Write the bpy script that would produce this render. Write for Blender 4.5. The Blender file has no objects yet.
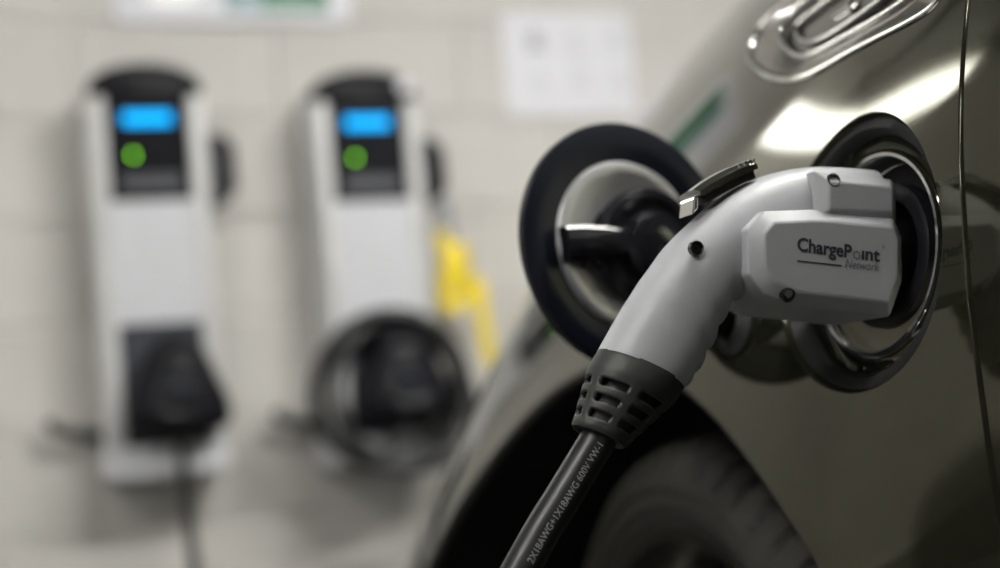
import bpy, bmesh, math, random
import numpy as np
from math import sin, cos, pi, radians, sqrt, atan2, floor as ifloor
from mathutils import Vector, Matrix
random.seed(4)
SC = bpy.context.scene
COL = SC.collection

# ------------------------------------------------------------------ camera
FP, CX, CY = 1500.0, 500.0, 284.0
PITCH, ROLL = radians(-5), radians(5)
Fw = np.array([0, cos(PITCH), -sin(PITCH)])
_R0 = np.array([1.0, 0, 0]); _U0 = np.cross(_R0, Fw)
Rt = _R0*cos(ROLL) - _U0*sin(ROLL)
Up = _U0*cos(ROLL) + _R0*sin(ROLL)
CAM = np.array([0, 0, .68])
Z = np.array([0, 0, 1.0])
cam_d = bpy.data.cameras.new('camera')
cam = bpy.data.objects.new('camera', cam_d); COL.objects.link(cam)
cam_d.sensor_width = 36; cam_d.lens = 36*FP/1000
cam_d.dof.use_dof = True; cam_d.dof.focus_distance = 0.83; cam_d.dof.aperture_fstop = 2.8
cam_d.clip_start = 0.02
cam.matrix_world = Matrix(((Rt[0], Up[0], -Fw[0], CAM[0]), (Rt[1], Up[1], -Fw[1], CAM[1]),
                           (Rt[2], Up[2], -Fw[2], CAM[2]), (0, 0, 0, 1)))
SC.camera = cam

# ------------------------------------------------------------------ world, exposure
w = bpy.data.worlds.new('world'); SC.world = w; w.use_nodes = True
w.node_tree.nodes['Background'].inputs[0].default_value = (0.80, 0.80, 0.76, 1)
w.node_tree.nodes['Background'].inputs[1].default_value = 0.25
SC.view_settings.view_transform = 'Standard'; SC.view_settings.look = 'None'
SC.view_settings.gamma = 1.0; SC.view_settings.use_curve_mapping = False
SC.view_settings.exposure = 0.35
# ceiling lamps of the garage: (x, y, turn, length, strength)
TUBES = [(0.95, 1.15, 20, 1.3, 122), (-0.95, -0.35, 20, 1.3, 56), (-2.9, -1.1, 20, 1.3, 60), (-5.0, 0.2, 20, 1.3, 60)]
ADDED_LAMP = 10.0                 # radiance of the linear lamp added for the fender reflection
TUBE_COL = (1.0, 0.985, 0.94)

# ------------------------------------------------------------------ measuring helpers
def ray(px, py): return Fw + Rt*((px-CX)/FP) + Up*((CY-py)/FP)
def V(px, py, d): return CAM + ray(px, py)*d
def on_plane(px, py, o, n):
    r = ray(px, py); return CAM + r*(((o-CAM) @ n)/(r @ n))
def unit(v): v = np.asarray(v, float); return v/np.linalg.norm(v)

# ------------------------------------------------------------------ mesh helpers
def obj(name, verts, faces, mat, parent=None, smooth=True, angle=None, normals=None, loc=None):
    me = bpy.data.meshes.new(name)
    me.from_pydata([tuple(map(float, v)) for v in verts], [], [tuple(map(int, f)) for f in faces])
    me.validate(); 
    if normals is None:
        bm = bmesh.new(); bm.from_mesh(me); bmesh.ops.recalc_face_normals(bm, faces=bm.faces); bm.to_mesh(me); bm.free()
    if mat: me.materials.append(mat)
    me.polygons.foreach_set('use_smooth', [smooth]*len(me.polygons))
    if normals is not None:
        me.normals_split_custom_set_from_vertices([tuple(map(float, n)) for n in normals])
    elif smooth: me.set_sharp_from_angle(angle=radians(angle or 40))
    o = bpy.data.objects.new(name, me); COL.objects.link(o)
    if parent: o.parent = parent
    if loc is not None: o.location = loc
    return o
def bevel(o, wd, seg=2):
    m = o.modifiers.new('bevel', 'BEVEL'); m.width = wd; m.segments = seg; m.limit_method = 'ANGLE'; m.angle_limit = radians(35)
    return o
def thing(name, label, cat, loc=(0, 0, 0), rz=0, group=None):
    o = bpy.data.objects.new(name, None); COL.objects.link(o); o.empty_display_size = 0.05
    o.location = tuple(map(float, loc)); o.rotation_euler = (0, 0, rz); return tag(o, label, cat, group)
def tag(o, label, cat, group=None):
    o['label'] = label; o['category'] = cat
    if group: o['group'] = group
    return o
def structure(o): o['kind'] = 'structure'; return o
def copy_tree(o, parent=None):
    c = o.copy(); COL.objects.link(c)
    if parent: c.parent = parent
    for ch in list(o.children): copy_tree(ch, c)
    return c
class MB:
    """collects several shells of one part into one mesh"""
    def __init__(s): s.v = []; s.f = []
    def add(s, v, f):
        n = len(s.v); s.v += [tuple(map(float, p)) for p in v]; s.f += [tuple(i+n for i in q) for q in f]; return s
    def box(s, a, b):
        (x0, y0, z0), (x1, y1, z1) = a, b
        return s.add([(x0,y0,z0),(x1,y0,z0),(x1,y1,z0),(x0,y1,z0),(x0,y0,z1),(x1,y0,z1),(x1,y1,z1),(x0,y1,z1)],
                     [(0,3,2,1),(4,5,6,7),(0,1,5,4),(1,2,6,5),(2,3,7,6),(3,0,4,7)])
    def build(s, name, mat, parent=None, **k): return obj(name, s.v, s.f, mat, parent, **k)
def loft(rings, closed_ring=True, cap=True, closed_path=False):
    v = []; f = []; n = len(rings[0]); R = len(rings)
    for r in rings: v += list(r)
    for i in range(R if closed_path else R-1):
        for j in range(n if closed_ring else n-1):
            a = i*n+j; b = i*n+(j+1) % n; i2 = (i+1) % R; f.append((a, b, i2*n+(j+1) % n, i2*n+j))
    if cap and closed_ring and not closed_path:
        f.append(tuple(range(n-1, -1, -1))); f.append(tuple((R-1)*n+j for j in range(n)))
    return v, f
def catmull(pts, per=8, closed=False):
    p = [np.asarray(q, float) for q in pts]; n = len(p); out = []
    for i in range(n if closed else n-1):
        if closed: a, b, c, d = p[(i-1) % n], p[i], p[(i+1) % n], p[(i+2) % n]
        else: b, c = p[i], p[i+1]; a = p[i-1] if i else 2*b-c; d = p[i+2] if i+2 < n else 2*c-b
        for k in range(per):
            t = k/per; out.append(.5*(2*b+(c-a)*t+(2*a-5*b+4*c-d)*t*t+(3*b-a-3*c+d)*t**3))
    if not closed: out.append(p[-1])
    return out
def tube(path, r, sides=12, closed=False, flat=None):
    """sweep of a round (or flat=(rx,ry) elliptic) section; returns verts, faces"""
    p = [np.asarray(q, float) for q in path]; n = len(p); T = []
    for i in range(n):
        a = p[(i-1) % n] if (closed or i) else p[0]; b = p[(i+1) % n] if (closed or i < n-1) else p[-1]; T.append(unit(b-a))
    ref = np.array([0, 0, 1.0]) if abs(T[0][2]) < .9 else np.array([1.0, 0, 0])
    nv = unit(np.cross(T[0], ref)); rings = []
    for i in range(n):
        nv = unit(nv-T[i]*(nv @ T[i])); bv = np.cross(T[i], nv)
        rr = r[i] if hasattr(r, '__len__') else r
        ax, ay = (rr, rr) if flat is None else flat
        rings.append([p[i]+nv*cos(2*pi*j/sides)*ax+bv*sin(2*pi*j/sides)*ay for j in range(sides)])
    return loft(rings, cap=not closed, closed_path=closed)
def revolve(profile, seg=64, O=(0, 0, 0), A=(0, 0, 1), X=None):
    """profile of (radius, height along A)"""
    O = np.asarray(O, float); A = unit(A)
    X = unit(np.cross(A, Z if abs(A[2]) < .9 else (1, 0, 0))) if X is None else np.asarray(X, float); Y = np.cross(A, X)
    rings = [[O+A*h+(X*cos(2*pi*j/seg)+Y*sin(2*pi*j/seg))*r for j in range(seg)] for r, h in profile]
    return loft(rings, cap=False)
def prism(poly, a, b, O, ex, ey, ez):
    O, ex, ey, ez = (np.asarray(q, float) for q in (O, ex, ey, ez))
    return loft([[O+ex*x+ey*y+ez*a for x, y in poly], [O+ex*x+ey*y+ez*b for x, y in poly]])
def text_mesh(s, size, bold=0.0, shear=0.0, font=None):
    c = bpy.data.curves.new('t', 'FONT'); c.body = s; c.size = size; c.offset = bold; c.shear = shear; c.resolution_u = 4; c.extrude = 0
    if font: c.font = font
    o = bpy.data.objects.new('t', c); COL.objects.link(o); bpy.context.view_layer.update()
    me = bpy.data.meshes.new_from_object(o.evaluated_get(bpy.context.evaluated_depsgraph_get()))
    v = [np.array(q.co) for q in me.vertices]; f = [tuple(p.vertices) for p in me.polygons]
    bpy.data.objects.remove(o); bpy.data.meshes.remove(me); return v, f

# ------------------------------------------------------------------ materials
def mat(name, col, rough=.5, metal=0.0, coat=0.0, spec=.5, noise=None, bump=None, emit=None, var=.12, nscale=None):
    m = bpy.data.materials.new(name); m.use_nodes = True; nt = m.node_tree; b = nt.nodes['Principled BSDF']
    b.inputs['Base Color'].default_value = (*col, 1); b.inputs['Roughness'].default_value = rough; b.inputs['Metallic'].default_value = metal
    b.inputs['Coat Weight'].default_value = coat; b.inputs['Coat Roughness'].default_value = .03; b.inputs['Specular IOR Level'].default_value = spec
    tc = nt.nodes.new('ShaderNodeTexCoord')
    if noise:
        n = nt.nodes.new('ShaderNodeTexNoise'); n.inputs['Scale'].default_value = noise; n.inputs['Detail'].default_value = 5
        nt.links.new(tc.outputs['Object'], n.inputs['Vector'])
        mx = nt.nodes.new('ShaderNodeMix'); mx.data_type = 'RGBA'
        mx.inputs[6].default_value = (*[c*(1-var) for c in col], 1); mx.inputs[7].default_value = (*[min(1, c*(1+var)) for c in col], 1)
        nt.links.new(n.outputs['Fac'], mx.inputs[0]); nt.links.new(mx.outputs[2], b.inputs['Base Color'])
    if bump:
        n2 = nt.nodes.new('ShaderNodeTexNoise'); n2.inputs['Scale'].default_value = bump[0]; n2.inputs['Detail'].default_value = 4
        nt.links.new(tc.outputs['Object'], n2.inputs['Vector'])
        bp = nt.nodes.new('ShaderNodeBump'); bp.inputs['Strength'].default_value = bump[1]; bp.inputs['Distance'].default_value = bump[2]
        nt.links.new(n2.outputs['Fac'], bp.inputs['Height']); nt.links.new(bp.outputs['Normal'], b.inputs['Normal'])
    if emit:
        b.inputs['Emission Color'].default_value = (*emit[0], 1); b.inputs['Emission Strength'].default_value = emit[1]
    return m
M = dict(
    block=mat('painted_block', (.60, .58, .55), .75, noise=6, bump=(60, .25, .004)),
    mortar=mat('painted_mortar', (.66, .64, .61), .8, noise=9, bump=(40, .2, .003)),
    side=mat('tan_plaster', (.60, .56, .36), .8, noise=3, bump=(30, .2, .004)),
    floor=mat('garage_concrete', (.10, .10, .095), .55, noise=2.5, bump=(18, .15, .004), var=.25),
    ceil=mat('ceiling_concrete', (.12, .12, .11), .85, noise=2, bump=(12, .2, .01)),
    paint=mat('bronze_metallic_paint', (.076, .075, .050), .07, metal=.75, coat=.45, noise=900, var=.1),
    chrome=mat('chrome', (.84, .84, .82), .07, metal=1),
    satin=mat('satin_aluminium', (.72, .72, .74), .38, metal=.8, noise=30, var=.06),
    tanmet=mat('bare_tan_plate', (.78, .74, .58), .35, metal=.25, noise=40, var=.25),
    rubber=mat('black_rubber', (.018, .018, .018), .6, bump=(300, .1, .0005)),
    tyre=mat('tyre_rubber', (.024, .023, .019), .62, noise=25, var=.35, bump=(120, .2, .001)),
    liner=mat('wheel_liner', (.006, .006, .006), .8, noise=20),
    blackgloss=mat('gloss_black_plastic', (.010, .010, .013), .12, noise=60),
    navy=mat('navy_black_plastic', (.005, .006, .012), .30, spec=.28, noise=80),
    blackplastic=mat('black_plastic', (.009, .009, .012), .42, spec=.3, noise=80),
    boot=mat('charcoal_rubber_boot', (.036, .037, .034), .48, noise=200, bump=(500, .15, .0004)),
    cable=mat('black_cable_jacket', (.020, .021, .021), .38, noise=150),
    shell=mat('pale_grey_plastic', (.48, .49, .515), .42, noise=250, bump=(900, .12, .0003), var=.04),
    ink=mat('dark_ink', (.035, .037, .050), .6, noise=300), ink2=mat('grey_ink', (.16, .16, .17), .6, noise=300),
    print=mat('pale_print', (.42, .42, .43), .6, noise=300),
    taupe=mat('lamp_housing_taupe', (.30, .275, .25), .22, metal=.8, coat=1, noise=200),
    lens=mat('smoked_lens', (.05, .048, .04), .06, metal=.3, coat=1, noise=40),
    white=mat('white_powder_coat', (.74, .75, .78), .45, noise=40, var=.03),
    rail=mat('light_grey_rail', (.62, .62, .62), .35, noise=40, var=.04),
    darkpanel=mat('dark_holster_panel', (.03, .033, .045), .4, noise=50),
    screen=mat('blue_display', (.0, .02, .05), .5, spec=.05, noise=30, emit=((.0, .33, .80), 2.0)),
    led=mat('green_indicator', (.1, .3, .0), .3, noise=30, emit=((.22, .80, .02), 4.6)),
    paper=mat('white_sheet', (.76, .76, .81), .6, noise=8, var=.02), paperink=mat('faded_print', (.62, .62, .67), .7, noise=30),
    green=mat('green_sign_face', (.01, .14, .06), .4, noise=12, var=.4), teal=mat('grey_teal_print', (.22, .34, .36), .4, noise=30, var=.5),
    yellow=mat('yellow_vinyl', (.85, .66, .02), .45, noise=30, var=.08),
    nextpaint=mat('dark_grey_paint', (.02, .02, .021), .25, metal=.2, coat=.6, noise=600),
    beam=mat('added_beam_dark', (.06, .06, .055), .8, noise=4, bump=(20, .2, .006)),
    dullblack=mat('dull_black_plastic', (.006, .006, .009), .5, spec=.14, noise=60),
    steel=mat('dark_screw_steel', (.10, .10, .10), .3, metal=1, noise=100),
    wheel=mat('dark_alloy', (.12, .115, .10), .35, metal=.9, noise=60),
    fixture=mat('lamp_housing_white', (.6, .6, .58), .5, noise=20),
    tubelight=mat('fluorescent_tube', (.9, .9, .85), .5, noise=5, emit=(TUBE_COL, 1.0)),
)

# ================================================================== THE ROOM
YAW = radians(-20)
tw = np.array([cos(YAW), -sin(YAW), 0]); nw = np.array([-sin(YAW), -cos(YAW), 0])   # along the wall, out of the wall
W0 = V(250, 284, 3.02); W0[2] = 0
def wall_xy(px, py, off=0.0):
    q = on_plane(px, py, W0+nw*off, nw)-W0; return q @ tw, q[2]
def wall_world(x, off, z): return W0+tw*x+nw*off+Z*z
WROT = -YAW                      # rotation that turns local +x along the wall, local -y out of it
CEIL = 2.3
# back wall: recessed mortar slab + blocks standing proud of it
wl = structure(obj('wall_back', *loft([[(-8, .008, 0), (3.2, .008, 0), (3.2, .20, 0), (-8, .20, 0)],
        [(-8, .008, CEIL), (3.2, .008, CEIL), (3.2, .20, CEIL), (-8, .20, CEIL)]]), M['mortar'], smooth=False))
wl.location = tuple(W0); wl.rotation_euler = (0, 0, WROT)
BW, BH, J = .392, .194, .008
jx0, jz0 = wall_xy(72, 45)       # a vertical joint seen in the photograph
_, jz1 = wall_xy(20, 330)        # a bed joint
def block_mesh(wd):
    mb = MB(); e = .004
    v = [(-wd/2, .0115, -BH/2+0), (wd/2, .0115, -BH/2), (wd/2, .0115, BH/2), (-wd/2, .0115, BH/2)]
    f_ = [(-wd/2, e, -BH/2), (wd/2, e, -BH/2), (wd/2, e, BH/2), (-wd/2, e, BH/2)]
    g = [(-wd/2+e, 0, -BH/2+e), (wd/2-e, 0, -BH/2+e), (wd/2-e, 0, BH/2-e), (-wd/2+e, 0, BH/2-e)]
    mb.add(*loft([v, f_, g])); return mb
blk = None; rest = MB(); base = block_mesh(BW)
z0 = jz1 % (BH+J)
row_top = ifloor((jz0-z0)/(BH+J))
for r in range(-1, 14):
    zc = z0+(r+.5)*(BH+J)
    if zc-BH/2 < 0 or zc+BH/2 > CEIL: continue
    off = jx0+(BW+J)*(.5 if (r-row_top) % 2 == 0 else 0.0)
    k0 = int((-8-off)/(BW+J))+1
    for k in range(k0, 60):
        xc = off+k*(BW+J)
        if xc+BW/2 > 3.2: break
        if xc-BW/2 < -8: continue
        if -1.6 < xc < 2.2 and zc < 2.2:
            if blk is None: blk = base.build('concrete_block', M['block'], wl, smooth=False); o = blk
            else: o = blk.copy(); COL.objects.link(o)
            o.location = (xc, 0, zc)
        else: rest.add([(a+xc, b, c+zc) for a, b, c in base.v], base.f)
o = rest.build('concrete_blocks_beyond', M['block'], wl, smooth=False); o['kind'] = 'stuff'
# floor, ceiling, far side wall
def slab(name, x0, x1, y0, y1, z0_, z1_, m):
    o = MB().box((x0, y0, z0_), (x1, y1, z1_)).build(name, m, smooth=False); o.location = (W0[0], W0[1], 0); o.rotation_euler = (0, 0, WROT); return structure(o)
slab('floor', -8, 3.2, -6.5, .2, -.15, 0, M['floor'])
slab('ceiling', -8, 3.2, -6.5, .2, CEIL, CEIL+.15, M['ceil'])
slab('wall_left', -8.2, -8, -6.5, .2, 0, CEIL, M['side'])

for i, (x, y, a, L, st) in enumerate(TUBES):
    t = thing('ceiling_lamp', 'twin-tube fluorescent lamp fixed to the garage ceiling', 'lamp', (x, y, CEIL), radians(a), 'ceiling lamps of the garage')
    bevel(MB().box((-L/2-.05, -.09, -.06), (L/2+.05, .09, 0)).build('housing', M['fixture'], t, smooth=False), .004)
    tm = M['tubelight'].copy(); tm.node_tree.nodes['Principled BSDF'].inputs['Emission Strength'].default_value = st
    for sy in (-.045, .045): obj('lamp_tube', *tube([(-L/2, sy, -.085), (L/2, sy, -.085)], .019, 12), tm, t)
    for sx in (-1, 1): MB().box((sx*(L/2+.012)-.012, -.07, -.11), (sx*(L/2+.012)+.012, .07, -.06)).build('tube_holder', M['fixture'], t, smooth=False)

bm_ = MB().box((-8, -.42, 1.99), (-.75, .0, CEIL)).build('added_beam_1', M['beam'], smooth=False); bm_.location = tuple(W0); bm_.rotation_euler = (0, 0, WROT); structure(bevel(bm_, .01))  # unseen dark beam, added to darken what the upper fender reflects
# unseen linear lamp added left of the stations to streak the fender paint
lq = W0+tw*((-1.27+0.49)/cos(YAW)); 
t = thing('added_lamp', 'added linear lamp with milky diffuser on the block wall, for the streak in the car paint', 'lamp', (lq[0], lq[1], 1.88), WROT)
bevel(MB().box((-.42, -.05, -.04), (.42, -.0005, .04)).build('housing', M['fixture'], t, smooth=False), .004)
dm = M['tubelight'].copy(); dm.node_tree.nodes['Principled BSDF'].inputs['Emission Strength'].default_value = ADDED_LAMP
pr = [(-.05-.045*sin(a), .046*cos(a)) for a in np.linspace(0, pi, 13)]
obj('diffuser', *loft([[(x, y, z) for y, z in pr] for x in (-.40, .40)]), dm, t)
for sx in (-1, 1): bevel(MB().box((sx*.412-.012, -.10, -.05), (sx*.412+.012, -.0005, .05)).build('end_cap', M['fixture'], t, smooth=False), .004)

# ================================================================== THE CAR
P = V(853, 252, .90)                                  # middle of the charging port, on the body surface
AZ = radians(68.5)
n0 = np.array([-sin(AZ), -cos(AZ), 0]); t0 = np.array([-cos(AZ), sin(AZ), 0])    # out of the flank, towards the nose
PH = np.array([(-.72, .115), (-.60, .065), (-.50, .033), (-.40, .012), (-.30, -.004), (-.22, -.013), (-.15, -.0145), (-.08, -.0095), (0, 0), (.05, .0085), (.10, .0215), (.15, .038),
               (.20, .058), (.25, .084), (.30, .122), (.335, .165), (.36, .24), (.375, .34), (.383, .45)])
_d = np.r_[0, np.cumsum(np.hypot(*np.diff(PH, axis=0).T))]
def _spline(x, y):                                    # natural cubic spline second derivatives
    n = len(x); A = np.eye(n); b = np.zeros(n)
    for i in range(1, n-1):
        A[i, i-1] = x[i]-x[i-1]; A[i, i] = 2*(x[i+1]-x[i-1]); A[i, i+1] = x[i+1]-x[i]
        b[i] = 6*((y[i+1]-y[i])/(x[i+1]-x[i])-(y[i]-y[i-1])/(x[i]-x[i-1]))
    return np.linalg.solve(A, b)
_mh, _mm = _spline(_d, PH[:, 0]), _spline(_d, PH[:, 1])
def _ev(x, y, m, q):
    i = np.clip(np.searchsorted(x, q)-1, 0, len(x)-2); h = x[i+1]-x[i]; a = (x[i+1]-q)/h; b = (q-x[i])/h
    return a*y[i]+b*y[i+1]+((a**3-a)*m[i]+(b**3-b)*m[i+1])*h*h/6
def hq(q): return _ev(_d, PH[:, 0], _mh, q)
def mq(q): return _ev(_d, PH[:, 1], _mm, q)
_qs = np.linspace(0, _d[-1], 2000); _hs = hq(_qs)
def q_of_h(h): return np.interp(h, _hs, _qs)
def sp(s): return .5*(s+np.sqrt(s*s+.012))-.5*sqrt(.012)
def sh_(s):
    u = np.minimum(s, 0); u = u-4*u*u; return np.where(s > 0, s, -.25*np.tanh(-u/.25))
def body(s, q):
    s = np.asarray(s, float); q = np.asarray(q, float)
    h, m = hq(q), mq(q); p = sp(s)
    mm = m+.0935*p**2+.876*np.maximum(s-.6, 0)**2+.663*sh_(s)*h
    return P+s[..., None]*t0+h[..., None]*Z-mm[..., None]*n0
def body_n(s, q):
    e = .0015; a = body(np.asarray(s)+e, q)-body(np.asarray(s)-e, q); b = body(s, np.asarray(q)+e)-body(s, np.asarray(q)-e)
    n = np.cross(a, b); n /= np.linalg.norm(n, axis=-1)[..., None]
    sg = np.sign((n*n0).sum(-1)+.3*n[..., 2]); return n*sg[..., None]
def hit(px, py):
    """(s, q) of the body surface along the sight line through a photograph pixel"""
    r = ray(px, py); lo = None; d = .45
    def g(d):
        x = CAM+r*d-P; s, h, m = x @ t0, x[2], -(x @ n0); q = q_of_h(h)
        return m-float(mq(q)+.0935*sp(s)**2+.876*max(s-.6, 0)**2+.663*sh_(s)*h), s, q
    prev = d
    while d < 2.6:
        if g(d)[0] > 0: break
        prev = d; d += .004
    a, b = prev, d
    for _ in range(40):
        c = (a+b)/2
        if g(c)[0] > 0: b = c
        else: a = c
    return np.array(g(b)[1:])
N = body_n(np.array(0.0), np.array(q_of_h(0.0)))       # axis of the port
print('PORT N az', math.degrees(atan2(-N[0], -N[1])), 'tilt', math.degrees(math.asin(N[2])))

WS, WR = .34, .325                                     # wheel: place along the flank, radius
WH = WR-P[2]                                            # axle height relative to P
def inside(poly, x, y):
    c = np.zeros(x.shape, bool); n = len(poly)
    for i in range(n):
        x0, y0 = poly[i]; x1, y1 = poly[(i+1) % n]
        if y0 == y1: continue
        k = ((y0 > y) != (y1 > y)) & (x < (x1-x0)*(y-y0)/(y1-y0)+x0); c ^= k
    return c
def nearest(poly, x, y):
    bx = np.full(x.shape, 1e9); by = bx.copy(); bd = bx.copy(); n = len(poly)
    for i in range(n):
        a = np.array(poly[i]); b = np.array(poly[(i+1) % n]); e = b-a; L = e @ e
        if L == 0: continue
        t = np.clip(((x-a[0])*e[0]+(y-a[1])*e[1])/L, 0, 1); cx, cy = a[0]+t*e[0], a[1]+t*e[1]; d = np.hypot(x-cx, y-cy)
        k = d < bd; bx[k], by[k], bd[k] = cx[k], cy[k], d[k]
    return bx, by, bd
def panel(name, smin, smax, qv, ds, holes, parent, edge=None):
    """body panel as a grid over (s, q) with holes cut along exact curves; edge: s limit as a function of q"""
    ns = int((smax-smin)/ds)+1; sv = np.linspace(smin, smax, ns); S, Q = np.meshgrid(sv, qv, indexing='ij')
    if edge is not None: S = edge(S, Q)
    keep_s, keep_q = S.copy(), Q.copy()
    for hl in holes:
        bx, by, bd = nearest(hl, S, Q); dq = np.gradient(qv)[None, :]
        k = bd < .78*np.maximum(ds, dq)*np.ones_like(S); S = np.where(k, bx, S); Q = np.where(k, by, Q)
    X = body(S, Q); Nn = body_n(S, Q); nq = len(qv); f = []
    cs = (S[:-1, :-1]+S[1:, :-1]+S[:-1, 1:]+S[1:, 1:])/4; cq = (Q[:-1, :-1]+Q[1:, :-1]+Q[:-1, 1:]+Q[1:, 1:])/4
    deep = np.zeros(S.shape, bool); near = np.zeros(S.shape, bool)
    for hl in holes:
        bd = nearest(hl, S, Q)[2]; deep |= inside(hl, S, Q) & (bd > 1e-7); near |= bd < 1e-7
    def tri_dead(t):
        if any(deep[a] for a in t): return True
        x = np.array([np.mean([S[a] for a in t])]); y = np.array([np.mean([Q[a] for a in t])])
        return any(inside(hl, x, y)[0] for hl in holes)
    ix = lambda a: a[0]*nq+a[1]
    for i in range(ns-1):
        for j in range(nq-1):
            c4 = [(i, j), (i+1, j), (i+1, j+1), (i, j+1)]; nd = sum(deep[a] for a in c4)
            if nd == 0 and not any(near[a] for a in c4): f.append(tuple(ix(a) for a in c4)); continue
            if nd >= 2: continue
            k = 1 if (deep[c4[0]] or deep[c4[2]]) else 0
            if nd == 0: k = 1 if near[c4[1]] and near[c4[3]] else 0
            c5 = c4[k:]+c4[:k]
            for t in ((c5[0], c5[1], c5[2]), (c5[0], c5[2], c5[3])):
                if not tri_dead(t): f.append(tuple(ix(a) for a in t))
    v = list(X.reshape(-1, 3)); nn = list(Nn.reshape(-1, 3))
    def lip(cs_, depth, closed):
        c = np.array(cs_); A = body(c[:, 0], c[:, 1]); B = body_n(c[:, 0], c[:, 1]); k = len(v); m = len(c)
        cen = A.mean(0)
        for a, b in zip(A, B): v.append(a); nn.append(b)
        tg = np.roll(A, -1, 0)-np.roll(A, 1, 0)
        if not closed: tg[0], tg[-1] = A[1]-A[0], A[-1]-A[-2]
        sd = [unit(np.cross(tt, b)) for tt, b in zip(tg, B)]
        if closed and sum((cen-a) @ q for a, q in zip(A, sd)) < 0: sd = [-q for q in sd]
        if not closed and sd[0] @ t0*(1 if smin < -.2 else -1) < 0: sd = [-q for q in sd]
        for a, b, q in zip(A, B, sd): v.append(a-b*.0012+q*.0008); nn.append(unit(b+q))
        for a, b, q in zip(A, B, sd): v.append(a-b*depth+q*.001); nn.append(q)
        for r in range(2):
            for i in range(m if closed else m-1): f.append((k+r*m+i, k+r*m+(i+1) % m, k+(r+1)*m+(i+1) % m, k+(r+1)*m+i))
    for hl in holes: lip(hl, .012, True)
    if edge is not None:
        i = 0 if smin > -.2 else ns-1; lip(list(zip(keep_s[i], keep_q[i])), .02, False)
    used = sorted({i for q in f for i in q}); mp = {a: b for b, a in enumerate(used)}
    # make every face follow its normal
    ff = []
    for q in f:
        a, b, c = (np.asarray(v[q[0]]), np.asarray(v[q[1]]), np.asarray(v[q[2]])); g = np.cross(b-a, c-a)
        ff.append(tuple(mp[i] for i in (q if g @ np.asarray(nn[q[0]]) >= 0 else q[::-1])))
    return obj(name, [v[i] for i in used], ff, M['paint'], parent, normals=[nn[i] for i in used])

car = thing('car', 'dark bronze-grey car with its charging flap open and a connector plugged in', 'car', (P[0], P[1], 0))
CO = np.array([P[0], P[1], 0])
class Rel:                                             # children carry world coordinates relative to the empty
    pass
def cpart(name, v, f, m, parent=None, **k): 
    o = obj(name, v, f, m, parent or car, **k); return o
# gap between fender and the panel behind it, read along the photograph
gp = [hit(x, y) for x, y in ((968, 2), (963, 60), (961, 150), (965, 230), (970, 300), (984, 410), (997, 500))]
gq = np.array([g[1] for g in gp])[::-1]; gs = np.array([g[0] for g in gp])[::-1]
def gap_s(q): return np.interp(q, gq, gs)
# charging port opening
RP = .085
pe1 = unit(np.cross(N, Z)); pe2 = np.cross(pe1, N); pe2 = pe2 if pe2[2] > 0 else -pe2
def circ_on_body(r, n=96):
    out = []
    for k in range(n):
        a = 2*pi*k/n; s, q = 0.0, float(q_of_h(0)); tx, ty = r*cos(a), r*sin(a)
        for _ in range(12):
            x = body(np.array(s), np.array(q))-P; ex, ey = tx-x @ pe1, ty-x @ pe2
            e = 1e-4; js = (body(np.array(s+e), np.array(q))-P-x)/e; jq = (body(np.array(s), np.array(q+e))-P-x)/e
            A = np.array([[js @ pe1, jq @ pe1], [js @ pe2, jq @ pe2]]); d = np.linalg.solve(A, [ex, ey]); s += d[0]; q += d[1]
        out.append((float(s), float(q)))
    return out
port_hole = circ_on_body(RP)
# wheel arch
arch = []
for k in range(49):
    a = pi*k/48; ds_, dh_ = .385*cos(a), .39*sin(a); arch.append((WS+ds_, float(q_of_h(WH+dh_))))
arch += [(WS-.385, -.3), (WS+.385, -.3)]
# lamp outline
lamp_px = [(746, 60), (749, 40), (768, 14), (800, -14), (845, -46), (890, -66), (925, -64), (946, -42), (950, -16), (934, 13), (900, 31), (850, 56), (825, 71), (803, 82), (783, 85), (764, 80), (752, 71)]
def smooth_loop(c, it=30):
    c = np.array(c)
    for _ in range(it): c = .5*c+.25*(np.roll(c, 1, 0)+np.roll(c, -1, 0))
    return [tuple(q) for q in c]
lamp_hole = smooth_loop(catmull([hit(*p) for p in lamp_px], 8, True))
qf = np.concatenate([np.arange(0, q_of_h(-.33), .02), np.arange(q_of_h(-.33), q_of_h(.26), .0055), np.arange(q_of_h(.26), _d[-1], .015)])
def fend_edge(S, Q):
    g = gap_s(Q)+.0024; return S+(g-S[0:1])*np.clip((.12-S)/(.12-S[0:1]), 0, 1)
cs = [cpart]
fender = panel('fender', -.08, 1.16, qf, .0058, [port_hole, arch, lamp_hole], car, fend_edge)
def door_edge(S, Q):
    g = gap_s(Q)-.0024; return S+(g-S[-1:])*np.clip((S+.4)/(S[-1:]+.4), 0, 1)
door = panel('door_panel', -1.1, -.085, qf, .012, [], car, door_edge)
# dark backing behind the gap
qs_ = np.linspace(.02, _d[-1]-.02, 40); rings = []
for q in qs_:
    g = float(gap_s(q)); ss = np.linspace(g-.012, g+.012, 3); rings.append([a-b*.019 for a, b in zip(body(ss, np.full(3, q)), body_n(ss, np.full(3, q)))])
cpart('door_seal', *loft(rings, closed_ring=False, cap=False), M['rubber'])

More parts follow.
